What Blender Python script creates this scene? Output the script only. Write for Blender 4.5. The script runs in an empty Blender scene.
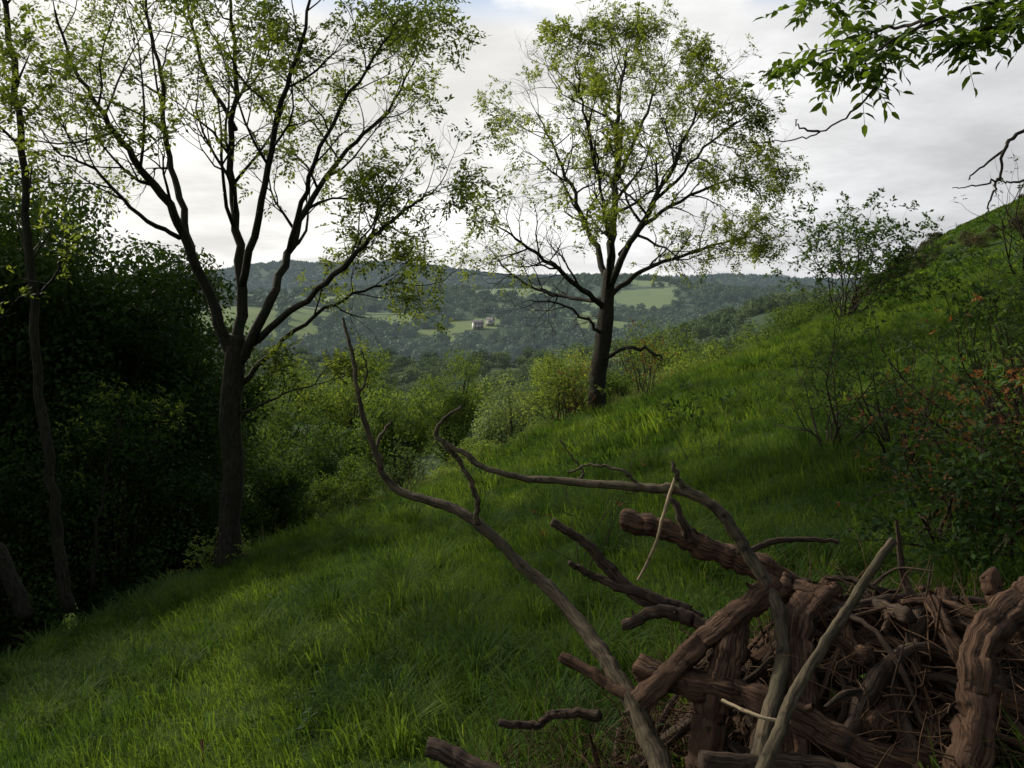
import bpy, math, numpy as np
from mathutils import Vector
rng=np.random.default_rng(7)
scene=bpy.context.scene
CZ=1.6
def at(u,v,r):
    # image pixel column / row unprojected at a chosen depth -> world metres
    return np.array([(u-512)/796.*r, r, CZ-(v-300)/796.*r])
def nrm(a):
    a=np.asarray(a,float); return a/(np.linalg.norm(a,axis=-1,keepdims=True)+1e-9)
# ------------------------------------------------------------ mesh helpers
def new_obj(name,me,parent=None,mat=None):
    ob=bpy.data.objects.new(name,me); scene.collection.objects.link(ob)
    if parent is not None: ob.parent=parent
    if mat is not None and me is not None: me.materials.append(mat)
    return ob
def empty(name,loc=(0,0,0)):
    e=bpy.data.objects.new(name,None); scene.collection.objects.link(e); e.location=loc; e.empty_display_size=.3
    return e
def raw_mesh(name,V,F,smooth=False,attr=None,vary=None):
    V=np.asarray(V,np.float32); F=np.asarray(F,np.int32); k=F.shape[1]
    me=bpy.data.meshes.new(name)
    me.vertices.add(len(V)); me.vertices.foreach_set('co',V.ravel())
    me.loops.add(F.size); me.loops.foreach_set('vertex_index',F.ravel())
    me.polygons.add(len(F)); me.polygons.foreach_set('loop_start',np.arange(0,F.size,k,dtype=np.int32))
    me.polygons.foreach_set('loop_total',np.full(len(F),k,np.int32))
    me.update(calc_edges=True)
    if smooth: me.polygons.foreach_set('use_smooth',np.ones(len(F),bool))
    if attr is not None:
        a=me.attributes.new('bark','FLOAT_VECTOR','POINT'); a.data.foreach_set('vector',np.asarray(attr,np.float32).ravel())
    if vary is not None:
        a=me.attributes.new('vary','FLOAT','POINT'); a.data.foreach_set('value',np.asarray(vary,np.float32))
    return me
class Tubes:
    def __init__(s): s.V=[];s.F=[];s.A=[];s.n=0;s.off=0.;s.capT=[]
    def add(s,P,R,segs=5,rough=0.,flute=0.):
        P=np.asarray(P,float);R=np.asarray(R,float);m=len(P)
        T=nrm(np.gradient(P,axis=0))
        if m>4:
            c=P-P.mean(0); ref=np.linalg.svd(c,full_matrices=False)[2][2]
        else:
            t=T.mean(0); ref=np.eye(3)[np.argmin(np.abs(t))]
        X=nrm(np.cross(T,ref)); Y=np.cross(T,X)
        a=np.arange(segs)/segs*2*math.pi
        rr=np.repeat(R[:,None],segs,1)
        if rough>0:
            ph=rng.uniform(0,6.28,6); L=np.arange(m)[:,None]
            w1=np.cumsum(rng.normal(0,.35,(m,1)),0); kn=np.convolve(rng.normal(0,1,m+6),np.hanning(5),'same')[3:-3][:,None]
            rr=rr*(1+rough*(np.sin(2*a+ph[0]+w1)*.6+np.sin(3*a+ph[1]-w1*1.3)*.5+kn*.45+rng.normal(0,.3,(m,segs))))
        if flute>0:
            k=rng.integers(3,6); w2=np.cumsum(rng.normal(.1,.2,(m,1)),0); f=np.sin(k*a+w2)+.6*np.sin((k*2+1)*a+w2*1.7+2)
            rr=rr*(1+flute*f)
        V=P[:,None]+X[:,None]*(np.cos(a)[None,:,None]*rr[...,None])+Y[:,None]*(np.sin(a)[None,:,None]*rr[...,None])
        ln=np.concatenate([[0],np.cumsum(np.linalg.norm(np.diff(P,axis=0),axis=1))])+s.off; s.off+=7.3
        A=np.stack([np.cos(a)[None]*R[:,None].clip(.01),np.sin(a)[None]*R[:,None].clip(.01),np.repeat(ln[:,None],segs,1)],-1)
        i=np.arange(m-1)[:,None]*segs; j=np.arange(segs)[None]; j2=(j+1)%segs
        base=s.n
        F=np.stack([i+j,i+j2,i+segs+j2,i+segs+j],-1).reshape(-1,4)+base
        s.V.append(V.reshape(-1,3));s.A.append(A.reshape(-1,3));s.F.append(F);s.n+=m*segs
        for e in (0,m-1):   # cut ends
            if R[e]<.01: continue
            s.V.append(P[e][None]); s.A.append(np.array([[0,0,ln[e]]])); ci=s.n; s.n+=1; b=base+e*segs
            for jj in range(segs):
                q=[b+jj,b+(jj+1)%segs,ci]; s.capT.append(q if e else [q[1],q[0],q[2]])
    def build(s,name,parent,mat):
        V=np.concatenate(s.V);F=np.concatenate(s.F);A=np.concatenate(s.A)
        tri=np.concatenate([F[:,[0,1,2]],F[:,[0,2,3]]])
        if s.capT: tri=np.concatenate([tri,np.array(s.capT)])
        return new_obj(name,raw_mesh(name,V,tri,True,A),parent,mat)
def leafquads(C,D,L,W,N=None,fold=.12):
    n=len(C); L=np.broadcast_to(L,(n,))[:,None];W=np.broadcast_to(W,(n,))[:,None]
    D=nrm(D)
    if N is None: N=rng.normal(size=(n,3))
    S=nrm(np.cross(D,N)); U=np.cross(S,D)
    V=np.stack([C,C+D*L*.45+S*W*.5+U*W*fold,C+D*L,C+D*L*.45-S*W*.5+U*W*fold],1).reshape(-1,3)
    return V,np.arange(4*n).reshape(n,4)
def leafhi(C,D,L,W):
    n=len(C);L=np.broadcast_to(L,(n,))[:,None];W=np.broadcast_to(W,(n,))[:,None]
    D=nrm(D);N=rng.normal(size=(n,3))*.6+[0,0,1];S=nrm(np.cross(D,N));U=np.cross(S,D)
    f=.15
    pts=[C,C+D*L*.33-U*W*.05,C+D*L*.68-U*W*.08,C+D*L-U*W*.35,
      C+D*L*.28+S*W*.46+U*W*f,C+D*L*.64+S*W*.42+U*W*f*.7,C+D*L*.28-S*W*.46+U*W*f,C+D*L*.64-S*W*.42+U*W*f*.7]
    V=np.stack(pts,1).reshape(-1,3)
    t=np.array([[0,1,4],[1,2,5],[1,5,4],[2,3,5],[0,6,1],[1,7,2],[1,6,7],[2,7,3]])
    return V,(np.arange(n)[:,None,None]*8+t[None]).reshape(-1,3)
# ------------------------------------------------------------ terrain
def edge_d(x,y): return (x+3.9)*-.83+(y-11)*.55
def H(x,y):
    x=np.asarray(x,float);y=np.asarray(y,float)
    d=edge_d(x,y)
    pl=.258*np.minimum(x,110)-.085*np.minimum(y,300)
    w=1.6
    drop=.5*w*np.logaddexp(0,(d-1.4-.5*np.clip((-x-4)/3,0,1.5))/w)
    small=.07*np.sin(x*.9+y*.35)+.05*np.sin(y*1.1-x*.5+1)+.03*np.sin(x*2.3+1.3)*np.sin(y*1.9)
    small=small*np.clip(np.hypot(x,y)/6,0.2,1)
    mid=np.clip((d-3)/12,0,1)*(.9*np.sin(x*.16+1)+.7*np.sin(y*.13+x*.07))
    g=8*np.exp(-((x-85)**2+(y-100)**2)/(2*28**2))
    a=pl-drop+small+mid+g
    b=x/np.maximum(y,1)
    far=np.interp(np.clip(y,0,9000),[0,450,700,900,1050,1400,1700,2100,2600,9000],[-48,-48,-32,-14,-9,24,26,62,66,150])
    v=far+np.clip((y-250)/500,0,1)*(9*np.sin(x/150+.6)*np.sin(y/210)+6*np.sin(x/70+y/120))
    v=v+np.clip((y-900)/300,0,1)*np.clip((1500-y)/200,0,1)*14*np.sin(b*9+.5)
    v=v+np.clip((y-1500)/500,0,1)*(12*np.sin(b*7+2.6)+26*np.exp(-((b+.27)/.13)**2))
    v=v+np.clip((y-600)/300,0,1)*np.clip((1200-y)/200,0,1)*9*np.exp(-((b+.31)/.09)**2)
    v=v+46*np.exp(-(((x-175)/95)**2+((y-420)/150)**2)/1.)
    k=3.
    return np.logaddexp(a/k,v/k)*k
def fieldmask(x,y):
    b=x/np.maximum(y,1)+.006*np.sin(y/23)+.004*np.sin(y/9+x/20); yy=y+22*np.sin(x/31.)+10*np.sin(x/11)
    def fld(b0,b1,y0,y1): return (b>b0)&(b<b1)&(yy>y0)&(yy<y1)
    k=fld(-.05,.11,910,1060)|fld(-.19,-.12,840,960)|fld(.14,.21,1140,1330)|fld(-.12,-.07,700,780)|fld(-.31,-.2,1170,1360)|fld(-.6,-.45,800,950)|fld(-.05,.05,1220,1370)|fld(-.08,-.02,765,840)
    nz=np.sin(x/83+y/140+1)*np.sin(y/95-x/160)
    k|=(nz>.70)&(y>480)&(y<1400)
    hed=(np.abs(np.sin(x/75+y/260))<.08)|(np.abs(np.sin(y/75-x/300))<.10)
    F1=fld(-.40,-.24,640,835)|fld(-.39,-.23,880,1070)
    return (k&~hed)|(F1&~(np.abs(np.sin(x/75+y/260))<.05))
nx,ny=430,520
tx=np.linspace(-1,1,nx); X=np.sinh(tx*7)/math.sinh(7)*4500+1
ty=np.linspace(-.42,1,ny); Y=np.sinh(ty*7)/math.sinh(7)*8000+5
GX,GY=np.meshgrid(X,Y); GZ=H(GX,GY)
V=np.stack([GX,GY,GZ],-1).reshape(-1,3)
i=(np.arange(ny-1)[:,None]*nx+np.arange(nx-1)[None]).ravel()
F=np.stack([i,i+1,i+nx+1,i+nx],-1)
# ------------------------------------------------------------ materials
def mat_base(name):
    m=bpy.data.materials.new(name); m.use_nodes=True; nt=m.node_tree; nt.nodes.clear()
    o=nt.nodes.new('ShaderNodeOutputMaterial'); return m,nt,o
def nd(nt,t,**k):
    n=nt.nodes.new(t)
    for a,b in k.items(): setattr(n,a,b)
    return n
def mixc(nt,f,a,b):
    n=nd(nt,'ShaderNodeMix',data_type='RGBA')
    for s,v in ((n.inputs[0],f),(n.inputs[6],a),(n.inputs[7],b)):
        if isinstance(v,(int,float)): s.default_value=v
        elif isinstance(v,tuple): s.default_value=(*v,1)
        else: nt.links.new(v,s)
    return n.outputs[2]
def noise(nt,vec,scale,detail=3,rough=.5):
    n=nd(nt,'ShaderNodeTexNoise'); n.inputs['Scale'].default_value=scale; n.inputs['Detail'].default_value=detail; n.inputs['Roughness'].default_value=rough
    if vec is not None: nt.links.new(vec,n.inputs['Vector'])
    return n.outputs['Fac']
def ramp(nt,f,a,b):
    n=nd(nt,'ShaderNodeMapRange'); n.inputs[1].default_value=a;n.inputs[2].default_value=b; nt.links.new(f,n.inputs[0]); n.interpolation_type='SMOOTHSTEP'; return n.outputs[0]
def leafmat(name,c1,c2,c3=None,trans=.4,ns=.6,tcol=None,rough=.65,haze_glow=None,spec=.08,baked=False):
    m,nt,o=mat_base(name)
    g=nd(nt,'ShaderNodeNewGeometry')
    if baked: rnd=nd(nt,'ShaderNodeAttribute',attribute_name='vary').outputs['Fac']
    else: rnd=nd(nt,'ShaderNodeObjectInfo').outputs['Random']
    c=mixc(nt,g.outputs['Random Per Island'],c1,c2)
    f=ramp(nt,noise(nt,g.outputs['Position'],ns,2),.35,.68)
    c=mixc(nt,f,c,c3 or tuple(v*.6 for v in c1))
    hs=nd(nt,'ShaderNodeHueSaturation'); nt.links.new(c,hs.inputs['Color'])
    mr=nd(nt,'ShaderNodeMapRange'); mr.inputs[3].default_value=.65; mr.inputs[4].default_value=1.35; nt.links.new(rnd,mr.inputs[0]); nt.links.new(mr.outputs[0],hs.inputs['Value'])
    mh=nd(nt,'ShaderNodeMapRange'); mh.inputs[3].default_value=.52; mh.inputs[4].default_value=.485; nt.links.new(rnd,mh.inputs[0]); nt.links.new(mh.outputs[0],hs.inputs['Hue'])
    p=nd(nt,'ShaderNodeBsdfPrincipled'); p.inputs['Roughness'].default_value=rough; p.inputs['Specular IOR Level'].default_value=spec
    nt.links.new(hs.outputs[0],p.inputs['Base Color'])
    if haze_glow: p.inputs['Emission Color'].default_value=(*haze_glow,1); p.inputs['Emission Strength'].default_value=1.   # emission painted on in place of airlight from the hazy distance
    t=nd(nt,'ShaderNodeBsdfTranslucent')
    tc=nd(nt,'ShaderNodeMix',data_type='RGBA',blend_type='MULTIPLY'); tc.inputs[0].default_value=1; tc.inputs[7].default_value=(*(tcol or (1.9,1.75,.7)),1); nt.links.new(hs.outputs[0],tc.inputs[6])
    nt.links.new(tc.outputs[2],t.inputs['Color'])
    mx=nd(nt,'ShaderNodeMixShader'); mx.inputs[0].default_value=trans
    nt.links.new(p.outputs[0],mx.inputs[1]);nt.links.new(t.outputs[0],mx.inputs[2]);nt.links.new(mx.outputs[0],o.inputs[0])
    return m
def barkmat(name,c1,c2,c3,sc=40,stretch=.12,bump=.6,dist=.01):
    m,nt,o=mat_base(name)
    a=nd(nt,'ShaderNodeAttribute',attribute_name='bark')
    mp=nd(nt,'ShaderNodeMapping'); mp.inputs['Scale'].default_value=(1,1,stretch); nt.links.new(a.outputs['Vector'],mp.inputs[0])
    n1=noise(nt,mp.outputs[0],sc,6,.65); n2=noise(nt,a.outputs['Vector'],3.,5,.65); n3=noise(nt,a.outputs['Vector'],28,4,.6)
    c=mixc(nt,ramp(nt,n1,.38,.62),c1,c2); c=mixc(nt,ramp(nt,n2,.42,.66),c,c3); c=mixc(nt,ramp(nt,n3,.55,.75),c,tuple(v*.35 for v in c1))
    p=nd(nt,'ShaderNodeBsdfPrincipled'); p.inputs['Roughness'].default_value=.85; p.inputs['Specular IOR Level'].default_value=.15
    nt.links.new(c,p.inputs['Base Color'])
    b=nd(nt,'ShaderNodeBump'); b.inputs['Strength'].default_value=bump; b.inputs['Distance'].default_value=dist
    nt.links.new(n1,b.inputs['Height']);nt.links.new(b.outputs[0],p.inputs['Normal'])
    nt.links.new(p.outputs[0],o.inputs[0]); return m
def plain(name,c,c2,sc=3):
    m,nt,o=mat_base(name); g=nd(nt,'ShaderNodeNewGeometry')
    p=nd(nt,'ShaderNodeBsdfPrincipled'); p.inputs['Roughness'].default_value=.8
    nt.links.new(mixc(nt,noise(nt,g.outputs['Position'],sc,4),c,c2),p.inputs['Base Color']); nt.links.new(p.outputs[0],o.inputs[0]); return m
# ground
m,nt,o=mat_base('ground_mat'); g=nd(nt,'ShaderNodeNewGeometry'); pos=g.outputs['Position']
near=mixc(nt,ramp(nt,noise(nt,pos,3,5),.35,.65),(.018,.028,.007),(.04,.07,.014))
vor=nd(nt,'ShaderNodeTexVoronoi'); vor.inputs['Scale'].default_value=.0075; nt.links.new(pos,vor.inputs['Vector'])
sx=nd(nt,'ShaderNodeSeparateColor'); nt.links.new(vor.outputs['Color'],sx.inputs[0])
field=mixc(nt,sx.outputs[0],(.11,.155,.055),(.19,.22,.09)); field=mixc(nt,ramp(nt,sx.outputs[1],.6,.9),field,(.14,.18,.075))
field=mixc(nt,noise(nt,pos,.03,4),field,(.11,.15,.065))
fa=nd(nt,'ShaderNodeAttribute',attribute_name='field')
wfl=mixc(nt,noise(nt,pos,.05,4),(.035,.055,.03),(.055,.08,.045))
sp=nd(nt,'ShaderNodeSeparateXYZ'); nt.links.new(pos,sp.inputs[0])
farc=mixc(nt,ramp(nt,fa.outputs['Fac'],.3,.7),wfl,field)
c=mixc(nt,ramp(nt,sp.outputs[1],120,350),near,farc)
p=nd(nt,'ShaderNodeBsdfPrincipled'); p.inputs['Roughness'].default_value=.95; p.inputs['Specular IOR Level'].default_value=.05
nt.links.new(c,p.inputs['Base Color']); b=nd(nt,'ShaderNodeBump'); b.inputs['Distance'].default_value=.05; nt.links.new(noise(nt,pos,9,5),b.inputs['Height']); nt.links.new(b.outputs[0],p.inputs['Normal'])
p.inputs['Emission Color'].default_value=(.066,.080,.086,1); nt.links.new(ramp(nt,sp.outputs[1],250,1500),p.inputs['Emission Strength'])  # emission rising with distance paints valley haze onto the ground
nt.links.new(p.outputs[0],o.inputs[0]); M_ground=m
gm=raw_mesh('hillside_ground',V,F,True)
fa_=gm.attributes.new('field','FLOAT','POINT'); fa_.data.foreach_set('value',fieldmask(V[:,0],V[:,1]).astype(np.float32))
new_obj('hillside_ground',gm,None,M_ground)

M_grass=leafmat('grass_mat',(.058,.105,.018),(.100,.147,.028),(.040,.078,.016),trans=.47,ns=.9,tcol=(2.0,1.9,.7),spec=.05,rough=.6,baked=True)
M_tuss=leafmat('tussock_mat',(.05,.095,.018),(.09,.137,.03),(.038,.072,.016),trans=.43,ns=.9,tcol=(2.0,1.9,.7),spec=.05,rough=.6,baked=True)
M_weed=leafmat('weed_mat',(.04,.08,.018),(.055,.10,.022),trans=.35)
M_weedb=leafmat('herb_mat',(.04,.08,.018),(.055,.10,.022),trans=.35,baked=True)
M_straw=leafmat('straw_mat',(.17,.17,.09),(.14,.16,.07),trans=.3,baked=True)
M_ash=leafmat('ash_leaf_mat',(.12,.155,.035),(.165,.19,.05),(.10,.135,.035),trans=.6,ns=1.,tcol=(2.1,1.95,.8))
M_dark=leafmat('dark_leaf_mat',(.026,.054,.012),(.042,.076,.017),(.018,.038,.010),trans=.28)
M_mid=leafmat('mid_leaf_mat',(.088,.135,.032),(.13,.175,.046),(.06,.10,.03),trans=.47,ns=.25)
M_willow=leafmat('willow_leaf_mat',(.13,.18,.085),(.18,.22,.11),(.11,.15,.075),trans=.45,ns=.5)
M_far=leafmat('far_leaf_mat',(.075,.11,.048),(.10,.135,.058),(.055,.085,.042),trans=.28,ns=.03,tcol=(1.6,1.6,.8),haze_glow=(.020,.025,.024),baked=True)  # far, hill and ridge leaves: haze painted in by bluer colour and emission
M_vfar=leafmat('hill_leaf_mat',(.058,.088,.055),(.075,.105,.06),(.048,.073,.05),trans=.15,ns=.012,tcol=(1.4,1.4,.9),haze_glow=(.055,.069,.070),baked=True)
M_vfar2=leafmat('ridge_leaf_mat',(.05,.075,.06),(.06,.085,.065),(.04,.06,.055),trans=.1,ns=.012,tcol=(1.4,1.4,.9),haze_glow=(.088,.108,.116),baked=True)
M_rust=leafmat('rust_leaf_mat',(.20,.07,.025),(.26,.11,.035),(.14,.06,.025),trans=.35,tcol=(1.5,1.1,.6))
M_bark=barkmat('ash_bark',(.020,.016,.012),(.05,.041,.028),(.026,.028,.014),45,.2,.8,.02)
M_twig=barkmat('twig_bark',(.025,.018,.013),(.055,.04,.027),(.035,.027,.018),30)
M_log=barkmat('log_bark',(.020,.011,.007),(.135,.076,.043),(.066,.036,.021),170,.05,1.,.012)
M_logd=barkmat('dark_log_bark',(.014,.010,.007),(.10,.066,.043),(.045,.03,.02),170,.06,1.,.010)
M_stick=barkmat('stick_bark',(.032,.024,.015),(.11,.084,.05),(.06,.05,.028),110,.12,.8,.006)
M_pale=barkmat('pale_stick_bark',(.2,.15,.09),(.34,.26,.16),(.22,.17,.1),45,.15,.5,.004)
# ------------------------------------------------------------ curves & branching
def smooth(P,sub=5):
    P=np.asarray(P,float); n=len(P)
    if n<3:
        t=np.linspace(0,1,sub*2)[:,None]; return P[0]*(1-t)+P[-1]*t
    Q=np.vstack([2*P[0]-P[1],P,2*P[-1]-P[-2]]); out=[]
    for k in range(1,n):
        a,b,c,d=Q[k-1],Q[k],Q[k+1],Q[k+2]
        for t in np.linspace(0,1,sub,endpoint=False):
            out.append(.5*((2*b)+(-a+c)*t+(2*a-5*b+4*c-d)*t*t+(-a+3*b-3*c+d)*t**3))
    out.append(P[-1]); return np.array(out)
def grow(T,p,d,L,r,lvl,tips,cfg):
    n=5 if lvl<2 else 4
    pts=[p]; d=nrm(d)
    for k in range(n):
        d=nrm(d+rng.normal(0,cfg['wig'],3)+np.array([0,0,cfg['lift'][lvl]]))
        pts.append(pts[-1]+d*L/n)
    pts=np.array(pts); R=np.linspace(r,r*.35,n+1)
    T.add(pts,R,5 if lvl==0 else (4 if lvl==1 else 3))
    if lvl==cfg['max']:
        for q in (pts[-1],pts[-2],pts[2]): tips.append((q,d))
        return
    nc=cfg['n'][lvl]
    for k in range(nc):
        t=rng.uniform(.2,1) if k else 1.
        idx=t*n; i0=min(int(idx),n-1); q=pts[i0]+(pts[i0+1]-pts[i0])*(idx-i0)
        tg=nrm(pts[i0+1]-pts[i0]); pr=nrm(np.cross(tg,rng.normal(size=3)))
        a=rng.uniform(.5,1.05) if k else .2
        grow(T,q,tg*math.cos(a)+pr*math.sin(a),L*rng.uniform(.5,.75)*(1.1-.35*t),max(r*.55*(1-.4*t),.003),lvl+1,tips,cfg)
def limb(T,pts,r0,r1,tips,cfg,nb=9,L=1.4,t0=.3,R0=11,segs=8,rough=.05,power=1.):
    P=smooth([at(u,v,R0+w) for u,v,w in pts],5)
    P[1:-1]+=rng.normal(0,.015*R0/11,(len(P)-2,3))
    t=np.linspace(0,1,len(P)); R=r0+(r1-r0)*t**power
    T.add(P,R,segs,rough)
    for k in range(nb):
        tt=t0+(1-t0)*(k+rng.uniform(0,1))/nb if k<nb-1 else 1.
        i0=min(int(tt*(len(P)-1)),len(P)-2); tg=nrm(P[i0+1]-P[i0]); pr=nrm(np.cross(tg,rng.normal(size=3)))
        a=rng.uniform(.5,1.) if tt<1 else .15
        grow(T,P[i0+1],tg*math.cos(a)+pr*math.sin(a),L*rng.uniform(.7,1.2)*(1.15-.5*tt),max(.008,R[i0]*.5),0,tips,cfg)
def sprays(tips,keep,nspray,rl,ll,lw,m=7,droop=.3):
    P=np.array([t[0] for t in tips]);D=np.array([t[1] for t in tips])
    k=keep(P); s=rng.random(len(P))<k; P=P[s];D=D[s]
    P=np.repeat(P,nspray,0);D=np.repeat(D,nspray,0); n=len(P)
    P=P+rng.normal(0,.05,(n,3))
    D=nrm(D*.6+rng.normal(0,.7,(n,3))+[0,0,-droop*.3])
    S=nrm(np.cross(D,rng.normal(size=(n,3))*.5+[0,0,1])); C=[];LD=[]
    for j in range(m):
        t=(j//2+1)/(m//2+1) if j<m-1 else 1.
        sd=0 if j==m-1 else (1 if j%2 else -1)
        C.append(P+D*rl*t+np.array([0,0,-droop*rl*t*t])); LD.append(D*(.6 if sd else 1)+S*sd*.8+rng.normal(0,.15,(n,3))+[0,0,-droop*.5])
    C=np.concatenate(C);LD=np.concatenate(LD)
    sc=rng.uniform(.7,1.25,len(C))
    N=rng.normal(size=(len(C),3))*.5+[0,0,1]
    return leafquads(C,LD,ll*sc,lw*sc,N)
def vnoise(P,s,seed=0):
    a=P*s+seed
    return .5+.25*(np.sin(a[:,0]*1.7+a[:,2]*1.1)+np.sin(a[:,1]*1.9-a[:,2]*1.6+a[:,0]*.6+2))*1.
# ------------------------------------------------------------ ash tree (near left)
cfg=dict(wig=.18,lift=[.05,.04,.02],max=2,n=[4,4])
def ash1():
    e=empty('ash_tree'); T=Tubes(); tips=[]
    P=smooth([at(228,562,11),at(229,520,11),at(233,470,11),at(230,420,11),at(235,365,11),at(237,335,11)],6)
    R=np.interp(np.linspace(0,1,len(P)),[0,.1,.2,.5,.8,1],[.24,.175,.15,.135,.14,.115]); T.add(P,R,18,.07,.06)
    Ls=[([(236,375,0),(216,310,-.1),(192,255,-.3),(168,205,-.5),(135,160,-.7),(105,115,-.9),(75,70,-1),(55,10,-1.2)],.082,.013,10,1.5),
        ([(192,255,-.3),(181,200,.1),(166,145,.4),(162,85,.6),(150,25,.8),(142,-50,1)],.055,.013,9,1.5),
        ([(237,345,0),(242,290,.2),(234,215,.4),(231,140,.5),(236,60,.6),(226,-40,.8)],.085,.018,11,1.6),
        ([(241,290,.2),(262,200,-.3),(278,115,-.6),(300,45,-.9),(318,-40,-1)],.055,.013,10,1.5),
        ([(237,365,0),(264,312,-.2),(288,255,.3),(312,200,.7),(348,150,1),(388,110,1.2),(415,60,1.3)],.075,.012,12,1.35),
        ([(250,345,0),(300,305,-.5),(342,268,-.9),(378,232,-1.1),(412,205,-1.2),(435,190,-1.3)],.05,.01,10,1.0),
        ([(240,385,0),(285,340,.4),(335,303,.9),(382,285,1.2),(428,285,1.5)],.042,.008,8,.9),
        ([(288,255,.3),(305,190,0),(335,120,-.4),(372,60,-.7),(400,20,-.8)],.038,.01,9,1.2),
        ([(180,238,-.3),(140,215,-1),(95,170,-1.5),(55,150,-1.9)],.035,.01,7,1.2),
        ([(236,415,0),(275,398,-.4),(310,385,-.6),(340,378,-.7)],.02,.005,3,.5),
        ([(236,130,.5),(205,70,.9),(190,10,1.2),(180,-40,1.3)],.033,.01,7,1.3)]
    for p,r0,r1,nb,L in Ls: limb(T,p,r0,r1,tips,cfg,nb,L,.3 if len(p)>4 else .35,11)
    T.build('trunk_and_limbs',e,M_bark)
    def keep(P):
        return np.clip(vnoise(P,1.6,3)*1.5-.28,0.03,.95)
    V,F=sprays(tips,keep,3,.17,.068,.032,7)
    new_obj('foliage',raw_mesh('foliage',V,F),e,M_ash)
ash1()
def ash2():
    e=empty('ash_tree'); T=Tubes(); tips=[]; R0=20
    c2=dict(wig=.24,lift=[.03,.0,-.02],max=2,n=[5,4])
    P=smooth([at(596,425,R0),at(597,400,R0),at(598,375,R0),at(603,340,R0),at(607,305,R0),at(609,270,R0)],6)
    R=np.interp(np.linspace(0,1,len(P)),[0,.12,.3,.7,1],[.33,.25,.21,.2,.14]); T.add(P,R,16,.07,.05)
    Ls=[([(609,285,0),(613,235,.3),(617,180,.2),(617,125,-.2),(621,85,0),(626,55,.2)],.12,.02,16,1.9),
        ([(605,310,0),(583,290,-.6),(552,264,-1.2),(522,243,-1.6),(500,228,-2)],.08,.015,13,1.5),
        ([(608,285,0),(592,240,.8),(574,195,1.3),(554,148,1.7),(536,112,2)],.09,.018,14,1.9),
        ([(600,180,0),(590,140,-1),(580,95,-1.6),(575,65,-1.8)],.05,.015,9,1.6),
        ([(605,300,0),(578,300,1),(545,292,1.8),(512,275,2.3),(490,250,2.6)],.06,.012,11,1.4),
        ([(608,290,0),(630,243,-.6),(658,195,-1),(682,145,-1.3),(704,98,-1.6)],.10,.018,15,1.9),
        ([(607,300,0),(640,272,.6),(682,256,1),(724,242,1.4),(760,238,1.7)],.075,.014,13,1.3),
        ([(620,255,0),(652,218,1.2),(698,192,1.9),(742,178,2.3),(762,200,2.6)],.07,.014,13,1.3),
        ([(655,200,-.8),(690,165,-1.5),(725,130,-2),(740,120,-2.2)],.045,.014,10,1.3),
        ([(599,362,0),(620,351,-.5),(645,349,-.8),(662,358,-1)],.06,.025,3,.6),
        ([(602,335,0),(585,318,-1),(560,305,-1.8),(530,300,-2.4)],.045,.012,7,1.2),
        ([(617,180,.2),(640,130,1),(655,90,1.5),(668,62,1.7)],.05,.015,11,1.6),
        ([(608,290,0),(610,240,-1.8),(600,190,-2.6),(595,140,-3)],.07,.015,10,1.7)]
    for p,r0,r1,nb,L in Ls: limb(T,p,r0,r1,tips,c2,nb,L,.25,R0,8,.07)
    T.build('trunk_and_limbs',e,M_bark)
    def keep(P):
        u=512+796*P[:,0]/P[:,1]; v=300-796*(P[:,2]-CZ)/P[:,1]
        k=np.clip(vnoise(P,1.6,8)*1.9-.72,.03,.85)
        low=np.clip((v-150)/90,0,1)*np.clip((620-u)/60,0,1)
        return k*(1-.8*low)*np.clip((300-v)/40,0,1)
    V,F=sprays(tips,keep,3,.2,.088,.043,7)
    new_obj('foliage',raw_mesh('foliage',V,F),e,M_ash)
ash2()
def slender(pts,R0,r0,r1,nb,name='sapling_tree',leafy=.4):
    e=empty(name);T=Tubes();tips=[]
    c=dict(wig=.15,lift=[.08,.05,.02],max=2,n=[3,3])
    limb(T,pts,r0,r1,tips,c,nb,.9,.45,R0,10,.05)
    T.build('trunk_and_branches',e,M_bark)
    V,F=sprays(tips,lambda P:np.full(len(P),leafy),2,.14,.07,.035,5)
    new_obj('foliage',raw_mesh('foliage',V,F),e,M_ash)
slender([(70,612,0),(60,560,0),(50,480,0),(38,370,.1),(30,260,.1),(22,150,.2),(12,60,.2),(2,-30,.2)],10,.08,.03,8)
slender([(28,618,0),(5,565,0),(-30,490,0),(-60,330,.1),(-80,150,.1),(-90,0,0)],9.6,.10,.04,6)
slender([(92,590,0),(98,530,0),(108,470,.2),(120,420,.2)],12,.03,.01,3,leafy=.5)
# ------------------------------------------------------------ crown prototypes
def crown(nb,nl,ll,lw,seed,flat=1.,rmin=.2,rmax=.38):
    r=np.random.default_rng(seed)
    d=nrm(r.normal(size=(nb,3))); rad=r.uniform(.25,.82,nb)
    C=d*rad[:,None]*[1,1,.95*flat]; C[:,2]=C[:,2]*.9+.95*flat
    br=r.uniform(rmin,rmax,nb)
    w=br**2; cnt=(nl*w/w.sum()).astype(int); PP=[];NN=[]
    for c,b,k in zip(C,br,cnt):
        n=nrm(r.normal(size=(k,3))); q=r.uniform(.45,1.08,(k,1))**.6
        P=c+n*b*q*[1.1,1.1,.8]+r.normal(0,.02,(k,3)); PP.append(P);NN.append(n*.9+[0,0,.25])
    P=np.concatenate(PP);N=np.concatenate(NN)+r.normal(0,.55,(sum(cnt),3))
    D=nrm(np.cross(N,r.normal(size=N.shape)))
    s=r.uniform(.6,1.4,len(P))
    V,F=leafquads(P,D,ll*s,lw*s,N)
    return V,F,C
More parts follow.
